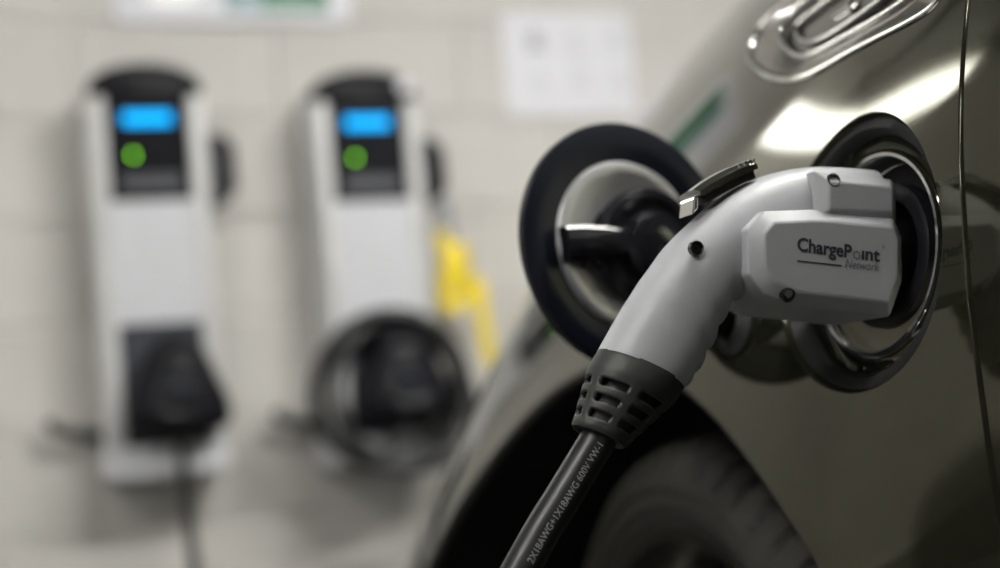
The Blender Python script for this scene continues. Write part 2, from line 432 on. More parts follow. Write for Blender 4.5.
# ---- port pocket
rim = body(*np.array(port_hole).T); rimn = body_n(*np.array(port_hole).T)
def pcirc(r, d, n=96): return [P+(pe1*cos(2*pi*k/n)+pe2*sin(2*pi*k/n))*r-N*d for k in range(n)]
seal_rings = [list(rim-rimn*.006), [a-b*.004+unit(P-a)*.003 for a, b in zip(rim, rimn)], pcirc(RP-.009, .007), pcirc(RP-.0125, .011), pcirc(RP-.013, .017)]
pocket = cpart('port_pocket', *loft([pcirc(RP-.0125, .0155), pcirc(RP-.0145, .0165), pcirc(.067, .018), pcirc(.0635, .0185), pcirc(.0625, .021)], cap=False), M['paint'])
obj('port_seal', *loft(seal_rings, cap=False), M['rubber'], pocket)
rp = [(.0625, -.021), (.0630, -.0165), (.0618, -.0145), (.0598, -.0145), (.0582, -.0165), (.0575, -.021), (.0572, -.032)]
obj('port_ring', *revolve(rp, 96, P, N, pe1), M['chrome'], pocket)
obj('port_floor', *revolve([(.0575, -.033), (.043, -.033)], 64, P, N, pe1), M['blackplastic'], pocket)
arc_ = [radians(a) for a in range(196, 336, 4)]
obj('port_plate', *loft([[P+(pe1*cos(a)+pe2*sin(a))*r_-N*d_ for r_, d_ in ((.0572, .030), (.0572, .0275), (.0440, .0275), (.0440, .030))] for a in arc_]), M['tanmet'], pocket)
obj('port_socket', *revolve([(.0445, -.033), (.0440, -.022), (.0420, -.021), (.0345, -.021), (.0335, -.024), (.0335, -.055), (.0005, -.055)], 64, P, N, pe1), M['blackplastic'], pocket)
a_ = pi*1.13
obj('pocket_drain_lip', *tube([P+(pe1*cos(a)+pe2*sin(a))*r-N*.0165 for a, r in ((a_+.55, .064), (a_+.47, .0655), (a_+.38, .069), (a_+.30, .0735))], .0012, 8), M['chrome'], pocket)

# ---- flap standing open in front of the port
FC = V(629, 245, 1.04); FR = .0815
fn = unit(np.array([.53, -.84, .05])); fx = unit(np.cross(Z, fn)); fy = np.cross(fn, fx)      # inside of the flap faces the camera side
if fx @ Rt < 0: fx = -fx; 
fy = np.cross(fn, fx); fy = fy if fy[2] > 0 else -fy
def fl(x, y, d): return FC+fx*x+fy*y+fn*d
flap = cpart('charging_flap', *revolve([(.0005, -.016), (.055, -.0145), (.080, -.0095), (.0860, -.005), (.0875, -.001), (.0870, .0015), (.0852, .0022), (.070, .0006), (.0605, -.001), (.0595, -.006), (.0005, -.006)], 96, FC, fn, fx), M['navy'])
obj('flap_skin', *revolve([(.0005, -.0172), (.055, -.0157), (.080, -.0107), (.0868, -.0058)], 96, FC, fn, fx), M['paint'], flap)
obj('cap_dish', *revolve([(.0598, -.001), (.0585, .0020), (.0565, .0026), (.050, .0012), (.042, -.0020), (.030, -.0045)], 96, fl(.0, .0, 0), fn, fx), M['satin'], flap)
cc = fl(.017, -.004, 0)
cap = cpart('port_cap', *revolve([(.044, -.004), (.044, .005), (.042, .008), (.036, .009), (.034, .007), (.028, .0065), (.026, .012), (.021, .014), (.0005, .0135)], 48, cc, fn, fx), M['blackgloss'], flap)
mb = MB()
mb.add(*loft([[fl(x, y*k, dd) for y, dd in ((-.013, .001), (.013, .001), (.013, .009), (.009, .012), (-.009, .012), (-.013, .009))]
              for x, k in ((-.0585, .95), (-.042, 1.0), (-.022, .92), (-.008, .8), (.012, .8))]))
obj('cap_grip', mb.v, mb.f, M['blackgloss'], flap)
mb = MB()
for i in range(5): mb.add(*prism([(-.044+i*.007, -.015), (-.041+i*.007, -.015), (-.041+i*.007, -.012), (-.044+i*.007, -.012)], .002, .010, FC, fx, fy, fn))
obj('grip_teeth', mb.v, mb.f, M['blackgloss'], flap, smooth=False)
# hinge arm from the flap into the body
hs, hq_ = hit(738, 322); HB = body(np.array(hs), np.array(hq_)); HBn = body_n(np.array(hs), np.array(hq_))
pth = catmull([fl(.045, -.022, -.010), fl(.070, -.022, -.006), fl(.086, -.024, .002), HB+HBn*.020+fx*(-.004), HB+HBn*.006, HB-HBn*.012], 6)
obj('hinge_arm', *tube(pth, .01, 12, flat=(.013, .0075)), M['blackplastic'], flap)
obj('hinge_boot', *revolve([(.024, -.002), (.023, .003), (.017, .005), (.013, .009), (.012, .002)], 32, HB, HBn), M['rubber'], flap)

# ---- lamp let into the fender above the port
def bpt(px, py, d): s, q = hit(px, py); return body(np.array(s), np.array(q))-body_n(np.array(s), np.array(q))*d
def loop_pts(pxs, d, per=6):
    c = smooth_loop(catmull([hit(*p) for p in pxs], per, True), 20); return [body(np.array(a), np.array(b))-body_n(np.array(a), np.array(b))*d for a, b in c]
def inset(loop_sq, k, d):
    c = np.array(loop_sq); tg = np.roll(c, -1, 0)-np.roll(c, 1, 0); nn = np.stack([-tg[:, 1], tg[:, 0]], 1); nn /= np.linalg.norm(nn, axis=1)[:, None]
    ctr = c.mean(0)
    if ((ctr-c)*nn).sum() < 0: nn = -nn
    c2 = c+nn*k; return list(body(c2[:, 0], c2[:, 1])-body_n(c2[:, 0], c2[:, 1])*d)
lamp_r = [inset(lamp_hole, k, d) for k, d in ((.0008, .006), (.0008, .0005), (.0016, -.0010), (.0035, -.0018), (.0055, -.0012), (.0066, .0004), (.0068, .003))]
lamp = cpart('lamp', *loft(lamp_r, cap=False), M['chrome']); lamp['label'] = 'chrome-rimmed lamp above the charging port'
in_px = [(776, 36), (778, 22), (800, -2), (838, -30), (878, -48), (908, -46), (918, -32), (908, -10), (880, 11), (847, 30), (814, 49), (797, 54), (784, 48)]
in2_px = [(787, 28), (792, 18), (823, -6), (850, -24), (878, -36), (892, -32), (890, -18), (867, 0), (845, 16), (814, 36), (798, 39)]
n_in = len(lamp_hole)
in_sq = smooth_loop(catmull([hit(*p) for p in in_px], 12, True)); in_sq = [in_sq[int(i*len(in_sq)/n_in)] for i in range(n_in)]
# match start index by nearest direction
lc = np.array(lamp_hole); ic = np.array(in_sq); ang = lambda c: np.arctan2(*(c-c.mean(0)).T[::-1]); 
sh = min(range(n_in), key=lambda k: float(np.abs(np.roll(ic, -k, 0)-lc).sum())); ic = np.roll(ic, -sh, 0)
inn = lambda d: list(body(ic[:, 0], ic[:, 1])-body_n(ic[:, 0], ic[:, 1])*d)
o1 = np.array(inset(lamp_hole, .0066, .0015)); o2 = np.array(inn(.0055)); mid = (o1*.5+o2*.5)
obj('lamp_housing', *loft([list(o1), list(o1*.7+o2*.3), list(mid), list(o2)], cap=False), M['taupe'], lamp)
obj('chrome_loop', *tube(inn(.0045), .0026, 10, closed=True), M['chrome'], lamp)
in2 = loop_pts(in2_px, .0065, 8)
obj('chrome_loop', *tube(in2, .0022, 10, closed=True), M['chrome'], lamp)
iv = inn(.0085); c_ = np.mean(iv, 0)
obj('lamp_lens', *(lambda r: (r[0], r[1]))(loft([iv, [c_+(p-c_)*.6 for p in iv], [c_+(p-c_)*.25 for p in iv], [c_+(p-c_)*.01 for p in iv]], cap=False)), M['lens'], lamp)
for a, b, c3 in (((765, 24), (785, 3), (812, -18)), ((822, 12), (845, -4), (868, -20))):
    obj('chrome_bar', *tube([bpt(*a, .004 if a[0] < 800 else .009), bpt(*b, .004 if a[0] < 800 else .009), bpt(*c3, .004 if a[0] < 800 else .009)], .0016, 8), M['chrome'], lamp)
rc = bpt(842, 3, .008)
obj('bulb_reflector', *revolve([(.006, -.004), (.0055, .001), (.003, .003), (.0005, .0035)], 20, rc, N), M['chrome'], lamp)

# ---- wheel, tyre and wheel well
ax = unit(n0*cos(radians(4))+t0*sin(radians(4)))       # wheel turned a little
WC = P+t0*WS+Z*WH-n0*.148                              # middle of the tyre
WC[2] = WR
wX = unit(np.cross(Z, ax)); wY = np.cross(ax, wX)
prof = []
hw = .105
for k in range(9): prof.append((WR*.995-.0015*abs(k-4)**1.3*.6, -hw*.8+k*hw*.2))
half = [(WR-.003, hw*.80), (WR-.010, hw*.93), (WR-.024, hw*1.02), (WR-.030, hw*1.045), (WR-.033, hw*1.06), (WR-.040, hw*1.075), (WR-.043, hw*1.05), (WR-.055, hw*1.06), (WR-.058, hw*1.035), (WR-.068, hw*1.02), (WR-.076, hw*.96)]
full = [(r, -h) for r, h in half[::-1]]+[(WR-.001, -hw*.6), (WR-.0, -hw*.4), (WR-.007, -hw*.37), (WR-.007, -hw*.27), (WR, -hw*.24), (WR, -hw*.06), (WR-.007, -hw*.03), (WR-.007, hw*.07), (WR, hw*.10), (WR, hw*.28), (WR-.007, hw*.31), (WR-.007, hw*.41), (WR, hw*.44), (WR-.001, hw*.6)]+half
TS = 420; v = []; f = []
for i in range(TS):
    a = 2*pi*i/TS; ph = (i % 7)
    for r, h in full:
        rr = r
        if abs(h) > hw*.43 and r > WR-.03 and ph in (0, 1): rr = r-.0065
        elif abs(h) <= hw*.43 and (i+2*int(h > 0)) % 7 in (0,) and r > WR-.004: rr = r-.005
        v.append(WC+ax*h+(wX*cos(a)+wY*sin(a))*rr)
nf = len(full)
for i in range(TS):
    for j in range(nf-1): f.append((i*nf+j, i*nf+j+1, ((i+1) % TS)*nf+j+1, ((i+1) % TS)*nf+j))
RR = WR-.076
rimv = revolve([(RR, -hw*.9), (RR-.012, -hw*.7), (RR-.02, 0), (RR-.016, hw*.6), (RR-.004, hw*.86), (RR+.008, hw*.97), (RR+.006, hw*1.02), (RR-.006, hw*.98), (RR-.016, hw*.78), (RR-.03, hw*.62), (RR-.034, hw*.3)], 96, WC, ax, wX)
mb = MB().add(*rimv)
for k in range(10):
    a = 2*pi*k/10; e1 = wX*cos(a)+wY*sin(a); e2 = np.cross(ax, e1)
    mb.add(*loft([[WC+e1*r+e2*y+ax*(x+hh) for y, x in ((-wd, -.02), (wd, -.02), (wd*.6, 0), (-wd*.6, 0))] for r, wd, hh in ((.03, .018, .055), (.09, .013, .062), (.15, .014, .072), (RR-.022, .019, .070))]))
mb.add(*revolve([(.06, .02), (.058, .055), (.05, .062), (.035, .066), (.0005, .067)], 40, WC, ax, wX))
whl = cpart('wheel', mb.v, mb.f, M['wheel'])
obj('tire', v, f, M['tyre'], whl, angle=30)
obj('brake_disc', *revolve([(.14, .0), (.14, .02), (.07, .021), (.06, .04)], 48, WC, ax, wX), M['steel'], whl)
for k in range(5):
    a = 2*pi*(k+.5)/5; obj('wheel_nut', *revolve([(.010, .05), (.010, .068), (.006, .072), (.0005, .072)], 6, WC+(wX*cos(a)+wY*sin(a))*.042, ax, wX), M['steel'], whl)
# wheel well: tub that starts on the arch lip and goes inwards
ar = np.array(arch[:49]); A0 = body(ar[:, 0], ar[:, 1]); An = body_n(ar[:, 0], ar[:, 1]); rings = []
rings.append(list(A0-An*.010)); rings.append([p-n0*.03+Z*.004 for p in A0])
deep = [P+t0*(WS+.395*cos(pi*k/48))+Z*(WH+.40*sin(pi*k/48))-n0*.55 for k in range(49)]; rings.append([.4*a+.6*b for a, b in zip(rings[1], deep)]); rings.append(deep)
rings.append([P+t0*WS+Z*WH-n0*.56 for _ in range(49)])
cpart('wheel_well_liner', *loft(rings, closed_ring=False, cap=False), M['liner'])
# arch lip bead
cpart('arch_lip', *tube([a-b*.006 for a, b in zip(A0, An)], .005, 8), M['rubber'])

# ================================================================== THE CONNECTOR
eu = N; ew = unit(np.cross(N, Z)); ew = ew if ew[1] < 0 else -ew
ev = np.cross(eu, ew); ev = ev if ev[2] > 0 else -ev
def G(px, py, wd=0.0):
    q = on_plane(px, py, P+ew*wd, ew)-P; return np.array([q @ eu, q @ ev])
def gw(u, v, w_): return P+eu*u+ev*v+ew*w_
u_end = G(905, 255, .034)[0]
print('u_end', u_end, 'handle end u,v', G(640, 368))
gun = thing('charging_connector', 'pale grey pistol-shaped charging connector plugged into the car, black cable hanging from it', 'connector', tuple(P))
# main shell, lofted between the upper and lower outline
pairs = [((862, 172), (872, 299), .026, 3.2), ((838, 170), (850, 299), .0262, 3.2), ((815, 168.5), (825, 300), .0262, 3.0), ((788, 170.5), (797, 302), .026, 2.8), ((764, 176), (772, 303), .0255, 2.6), ((742, 185), (750, 302), .025, 2.5),
         ((723, 196), (735, 300), .0243, 2.4), ((706, 209), (727, 303), .0238, 2.3), ((693, 221), (722, 310), .0234, 2.3), ((682, 231), (720.5, 318), .0230, 2.3), ((674, 239), (717, 325), .0228, 2.3), ((666, 248), (711, 331), .0226, 2.3), ((658, 259), (710, 341), .0224, 2.3),
         ((650, 270), (706, 349), .0222, 2.3), ((642, 281), (699.5, 353), .0221, 2.3), ((635, 292), (699, 362), .0220, 2.3), ((627, 304), (695, 371), .0220, 2.3), ((620, 316), (689, 375), .0220, 2.3), ((612, 330), (687, 383), .0220, 2.3), ((601, 350), (679, 390), .0218, 2.3)]
tops = catmull([G(*p[0]) for p in pairs], 4); bots = catmull([G(*p[1]) for p in pairs], 4); wds = catmull([np.array([p[2], p[3]]) for p in pairs], 4)
def sect(tp, bt, hw_, ex, n=40):
    c = (tp+bt)/2; hvec = (tp-bt)/2; out = []
    for k in range(n):
        a = 2*pi*k/n; ca, sa = cos(a), sin(a); x = math.copysign(abs(ca)**(2/ex), ca); y = math.copysign(abs(sa)**(2/ex), sa)
        q = c+hvec*x; out.append(gw(q[0], q[1], hw_*y))
    return out
shell = obj('handle_shell', *loft([sect(a, b, float(c[0]), float(c[1])) for a, b, c in zip(tops, bots, wds)]), M['shell'], gun, angle=50)
# head: chamfered block carrying the lettering, and the shoulder above it
def chamfer_block(pxs, wn, base_w, top_w, inset_k, u_lim=None):
    pts = [G(x, y, base_w) for x, y in pxs]
    if u_lim is not None: pts = [np.array([max(p[0], u_lim+dx), p[1]]) for p, dx in zip(pts, wn)]
    c = np.array(pts); ctr = c.mean(0); n = len(c); ins = []
    for i in range(n):
        a, b, d = c[i-1], c[i], c[(i+1) % n]; e1 = unit(b-a); e2 = unit(d-b); n1 = np.array([-e1[1], e1[0]]); n2 = np.array([-e2[1], e2[0]])
        if (ctr-b) @ n1 < 0 : n1 = -n1
        if (ctr-b) @ n2 < 0 : n2 = -n2
        h = unit(n1+n2); ins.append(b+h*inset_k/max(.4, h @ n1))
    r = [[gw(*p, -top_w) for p in ins], [gw(*p, -base_w) for p in c], [gw(*p, base_w) for p in c], [gw(*p, top_w) for p in ins]]
    return loft(r)
hb = bevel(obj('connector_head', *chamfer_block([(746, 229), (763, 211), (815, 209), (893, 217), (903, 238), (902, 282), (890, 317), (790, 306), (762, 294), (748, 274)], [0]*10, .029, .0355, .0075), M['shell'], gun, smooth=False), .0016, 3)
hs_ = bevel(obj('head_shoulder', *chamfer_block([(814, 170), (892, 179), (896, 190), (896, 225), (814, 222)], [0]*5, .0265, .0325, .0065), M['shell'], hb, smooth=False), .0016, 3)
for o in (hb, hs_):
    o.data.polygons.foreach_set('use_smooth', [True]*len(o.data.polygons)); o.modifiers['bevel'].harden_normals = True
# nozzle into the socket
uc, vc = 0.0, 0.0
obj('nozzle', *revolve([(.0005, u_end+.03), (.0315, u_end+.03), (.0315, -.018), (.0300, -.020), (.0300, -.050), (.0005, -.050)], 48, P, N), M['blackplastic'], gun)
# screws
def surf_w(u, v):
    return 0
def screw(px, py, wq, tilt=0, r=.0034):
    c2 = G(px, py, wq); o_ = gw(c2[0], c2[1], wq); A = unit(ew+ev*tilt)
    s = obj('screw', *revolve([(r*1.28, -.003), (r*1.25, .0003), (r*1.1, .0006), (r, .0002), (r*.92, -.0018), (r*.80, -.0022), (r*.35, -.0022), (r*.3, -.0036), (.0001, -.0036)], 20, o_, A), M['steel'], gun)
    return s
screw(697, 248, .0222); screw(834, 180, .0318, .15); screw(788.5, 295.5, .0345, -.5)
# chrome release latch on top
LT = [(683, 213), (684, 200), (690, 196), (705, 186.5), (722, 177.5), (738, 170.5), (748, 168)]
lp = catmull([G(*p) for p in LT[2:]], 5); rings = []
for i, p in enumerate(lp):
    t_ = unit(lp[min(i+1, len(lp)-1)]-lp[max(i-1, 0)]); nn_ = np.array([-t_[1], t_[0]]); nn_ = nn_ if nn_[1] > 0 else -nn_
    k = i/(len(lp)-1); th = .0030+.001*sin(pi*k); wd = .0125-.002*k
    rings.append([gw(*(p+nn_*b), a) for a, b in ((-wd, -th*.8), (-wd, th*.2), (-wd*.7, th*.75), (0, th), (wd*.7, th*.75), (wd, th*.2), (wd, -th*.8), (0, -th*.6))])
latch = obj('release_latch', *loft(rings), M['chrome'], gun, angle=50)
mb = MB()
for a, b, c3, d in (((685.5, 217), (687, 200), (691, 197), (691, 211)), ((700, 190), (710, 184), (713, 190), (703, 199))):
    q = [G(*x) for x in (a, b, c3, d)]; mb.add(*loft([[gw(*p, -.0085) for p in q], [gw(*p, .0088) for p in q]]))
bevel(obj('latch_bracket', mb.v, mb.f, M['chrome'], latch, smooth=False), .0008)
q = [G(*x) for x in ((748, 181), (735, 186), (714, 197), (700, 205), (696, 196), (724, 181), (745, 171))]
obj('latch_spring_block', *loft([[gw(*p, -.009) for p in q], [gw(*p, .009) for p in q]]), M['steel'], latch, smooth=False)
for k in range(4):
    p = lp[-1-4*k//1 if False else len(lp)-2-k*2]; 
    obj('latch_rib', *tube([gw(p[0], p[1]+.0034, -.009), gw(p[0], p[1]+.0034, .009)], .0007, 6), M['chrome'], latch)
# lettering on the head
TW = .0357
def put_text(s, a_px, b_px, mat_, name, bold=0, shear=0, height=None, parent=hb):
    v, f = text_mesh(s, 1.0, bold, shear); v = np.array(v); x0, x1 = v[:, 0].min(), v[:, 0].max()
    A, B = G(*a_px, TW), G(*b_px, TW); L = np.linalg.norm(B-A); k = L/(x1-x0); d = (B-A)/L; up = np.array([-d[1], d[0]]); up = up if up[1] > 0 else -up
    ky = k if height is None else height
    pts = [A+d*(x-x0)*k+up*y*ky for x, y, _ in v]
    return obj(name, [gw(p[0], p[1], TW+.00015) for p in pts], f, mat_, parent, smooth=False)
put_text('ChargeP', (797, 250.5), (851.5, 258), M['ink'], 'lettering', bold=.026, height=.0108)
put_text('\u0131nt', (861.5, 259.2), (879.5, 261.7), M['ink'], 'lettering', bold=.026, height=.0108)
o_ = G(856.6, 255.2, TW); mb = MB()
for k in range(8):
    a = 2*pi*k/8; mb.add([gw(o_[0]+.0020*cos(a)*1.05+.0007*cos(b), o_[1]+.0020*sin(a)+.0007*sin(b), TW+.00015) for b in np.linspace(0, 2*pi, 9)[:8]], [tuple(range(8))])
obj('dotted_letter_o', mb.v, mb.f, M['ink2'], hb, smooth=False)
put_text('\u00ae', (881.5, 248.5), (885, 249), M['ink2'], 'registered_mark')
a, b = G(797, 260.8, TW), G(841.5, 265.6, TW); up = np.array([0, .00035])
obj('underline', [gw(*(a+up), TW+.00015), gw(*(b+up), TW+.00015), gw(*(b-up), TW+.00015), gw(*(a-up), TW+.00015)], [(0, 1, 2, 3)], M['ink'], hb, smooth=False)
put_text('Network', (845, 267.6), (879, 271.6), M['ink2'], 'lettering', shear=.25, height=.0075)
# rubber boot with its slots
tA, bA = G(600.5, 350.5), G(679.5, 390); tB, bB = G(573, 424), G(623, 450)
cA, cB = (tA+bA)/2, (tB+bB)/2; rA, rB = np.linalg.norm(tA-bA)/2, np.linalg.norm(tB-bB)/2
bt = unit(cB-cA); bl = np.linalg.norm(cB-cA); bn = np.array([-bt[1], bt[0]]); bn = bn if bn[1] > 0 else -bn
NT, NL = 60, 30
slot_rows = [(.36, .46), (.56, .67), (.76, .87)]
def boot_ring(k, sc=1.0):
    prof_ = np.interp(k, [0, .12, .25, .9, .97, 1.0], [1.0, 1.0, .97, .08, 0, -.12]); r = rB+(rA-rB)*prof_; c = cA+(cB-cA)*k
    lw = np.interp(k, [0, 1], [.0222/rA, 1.0])
    curve = .004*(1-k)
    sc = sc*(1+.012*(1-k)); curve = .0
    hv = unit((tA-bA)*(1-k)+(tB-bB)*k)
    return [gw(*(c+hv*cos(a)*r*sc-bt*.001*(1-k)), sin(a)*r*lw*sc) for a in (2*pi*j/NT for j in range(NT))]
ks = np.linspace(0, 1, NL+1); v = []; f = []
for k in ks: v += boot_ring(k)
for i in range(NL):
    km = (ks[i]+ks[i+1])/2; srow = any(a <= km <= b for a, b in slot_rows)
    for j in range(NT):
        if srow and ((j-5) % 10) < 7: continue
        f.append((i*NT+j, i*NT+(j+1) % NT, (i+1)*NT+(j+1) % NT, (i+1)*NT+j))
n_ = len(v); v += boot_ring(1.0, .68)
n2_ = len(v); v += boot_ring(0.0, .86)
for j in range(NT): f.append((j, (j+1) % NT, n2_+(j+1) % NT, n2_+j))
for j in range(NT): f.append((NL*NT+j, NL*NT+(j+1) % NT, n_+(j+1) % NT, n_+j))
boot = obj('strain_relief', v, f, M['boot'], gun, angle=45)
m = boot.modifiers.new('thick', 'SOLIDIFY'); m.thickness = .0036; m.offset = -1
obj('strain_relief_core', *loft([boot_ring(k, .78) for k in (0.02, .25, .5, .75, .97)]), M['rubber'], boot)
# cable
cpts2 = [G(606, 425), G(597.5, 440), G(563, 497), G(528, 556)]
cp = [gw(*p, 0) for p in cpts2]; d3 = unit(cp[-1]-cp[-2]); back = unit(ray(500, 500))
e0 = cp[-1]
cp += [e0+d3*.10+np.array([0, 0, -.01]), e0+d3*.20+np.array([0, 0, -.06]), np.array([e0[0]-.20, e0[1]+.02, .25]), np.array([e0[0]-.27, e0[1]+.10, .06]), np.array([e0[0]-.36, e0[1]+.28, .0105]), np.array([e0[0]-.50, e0[1]+.62, .0105]), np.array([e0[0]-.66, e0[1]+1.0, .0105])]
cpath = catmull(cp, 8)
CR = .0101
cable = obj('cable', *tube(cpath, CR, 24), M['cable'], gun)
# printed marking along the cable
s0 = cp[2]; 
v, f = text_mesh('2X18AWG+1X18AWG 600V VW-1', 1.0, .006); v = np.array(v); Ltxt = v[:, 0].max()
seg = np.array(cpath[:40]); al = np.r_[0, np.cumsum(np.linalg.norm(np.diff(seg, axis=0), axis=1))]
def along(px, py):
    q = gw(*G(px, py), 0); return al[np.argmin(np.linalg.norm(seg-q, axis=1))]
aS, aE = along(522, 562)+.004, along(596, 443)
kx = (aS-aE)/Ltxt; ky = .0056
pv = []
for x, y, _ in v:
    ss = aS-x*kx; c = np.array([np.interp(ss, al, seg[:, i]) for i in range(3)]); c1 = np.array([np.interp(ss-.002, al, seg[:, i]) for i in range(3)]); tg = unit(c1-c)
    lat = unit(np.cross(ew, tg)); 
    if lat @ ev < 0 and abs(lat @ ev) > .05: lat = -lat
    th = (y-.35)*ky/CR+.12
    pv.append(c+(ew*cos(th)+lat*sin(th))*(CR*.9985+.00015))
obj('cable_marking', pv, f, M['print'], cable, smooth=False)

# children of the car and connector were given in world coordinates: keep them there
for root in (car, gun):
    inv = Matrix.Translation(-Vector(root.location))
    for ch in root.children: ch.matrix_parent_inverse = inv

# ================================================================== THE CHARGING STATIONS
def station(px, py, label):
    x, z = wall_xy(px, py, .10); t = thing('charging_station', label, 'charging station', wall_world(x, 0, z), WROT, 'charging stations on the wall'); return t, x, z
SW, SH, SD = .222, .775, .17
def build_station(t):
    mb = MB()                                                           # core
    mb.box((-.078, -.150, .03), (.078, 0, .735)); core = bevel(mb.build('housing', M['darkpanel'], t, smooth=False), .003)
    for s in (-1, 1):                                                    # extruded side rails, rounded to the front
        pr = [(s*.111, 0), (s*.111, -.145), (s*.107, -.160), (s*.098, -.169), (s*.085, -.170), (s*.0765, -.163), (s*.0765, 0)]
        obj('side_rail', *loft([[(a, b, .045) for a, b in pr], [(a, b, .70) for a, b in pr], [(a*.99, b*.97, .732) for a, b in pr]]), M['rail'], t, angle=30)
    ch = [(-.113, 0), (-.113, -.150), (-.104, -.168), (-.085, -.176), (.085, -.176), (.104, -.168), (.113, -.150), (.113, 0)]
    obj('chin', *loft([[(a*.94, b*.95, 0) for a, b in ch], [(a, b, .010) for a, b in ch], [(a, b, .050) for a, b in ch], [(a*.97, b*.985, .058) for a, b in ch]]), M['white'], t, angle=30)
    # domed black cap
    rings = []
    for y, k in ((0, 1), (-.150, 1), (-.165, .97), (-.172, .88)):
        r = [(-.108*k, y, .715)]+[(-.108*k*cos(a), y, .722+.058*k*sin(a)**.8) for a in np.linspace(0.02, pi-.02, 24)]+[(.108*k, y, .715)]
        rings.append(r)
    obj('top_cap', *loft(rings), M['dullblack'], t, angle=45)
    dp = bevel(MB().box((-.0765, -.163, .515), (.0765, -.148, .724)).build('display_panel', M['blackgloss'], t, smooth=False), .003)
    zs = .672
    obj('screen', *loft([[(-.045, -.1635, zs-.011), (.045, -.1635, zs-.011), (.045, -.1635, zs+.011), (-.045, -.1635, zs+.011)], [(-.045, -.1645, zs-.011), (.045, -.1645, zs-.011), (.045, -.1645, zs+.011), (-.045, -.1645, zs+.011)]]), M['screen'], dp, smooth=False)
    obj('indicator_light', *revolve([(.0045, 0), (.0045, .0018), (.003, .003), (.0003, .0034)], 20, (-.030, -.163, .602), (0, -1, 0)), M['led'], dp)
    bevel(MB().box((-.055, -.1655, .535), (.058, -.163, .565)).build('card_reader', M['darkpanel'], dp, smooth=False), .002)
    # ribbed white front
    xs = []; nr = 16; pitch = .153/nr
    for k in range(nr):
        x0 = -.0765+k*pitch; xs += [(x0, -.158), (x0+pitch*.2, -.164), (x0+pitch*.75, -.164), (x0+pitch*.95, -.158)]
    xs += [(.0765, -.158), (.0765, -.14), (-.0765, -.14)]
    obj('ribbed_front', *loft([[(a, b, .285) for a, b in xs], [(a, b, .515) for a, b in xs]]), M['white'], t, smooth=False)
    hp = bevel(MB().box((-.0765, -.158, .058), (.0765, -.146, .285)).build('holster_panel', M['darkpanel'], t, smooth=False), .003)
    obj('holster', *revolve([(.052, .0), (.050, .03), (.045, .032), (.040, .03), (.039, 0)], 40, (.01, -.158, .17), (0, -1, 0)), M['blackplastic'], hp)
    # outlet cover on the right side, cable hook at the foot
    rings = []
    for x, k in ((.111, 1.05), (.150, 1.0), (.168, .75)): rings.append([(x, -.085+.05*k*a, .585+.058*k*b) for a, b in ((-1, -1), (-.6, -1.15), (.6, -1.15), (1, -1), (1, .8), (.5, 1.1), (-.5, 1.1), (-1, .8))])
    obj('outlet_cover', *loft(rings), M['blackplastic'], t, angle=50)
    hk = catmull([(-.105, -.06, .085), (-.15, -.06, .092), (-.19, -.06, .102), (-.205, -.06, .122)], 5)
    obj('cable_hook', *tube(hk, .011, 10), M['blackplastic'], t)
sA, xA, zA = station(167, 476, 'wall-mounted charging station with a straight black cable hanging below it')
build_station(sA)
sB, xB, zB = station(386, 463, 'wall-mounted charging station with coiled black cable and a yellow strap at its side')
for chd in list(sA.children): copy_tree(chd, sB)
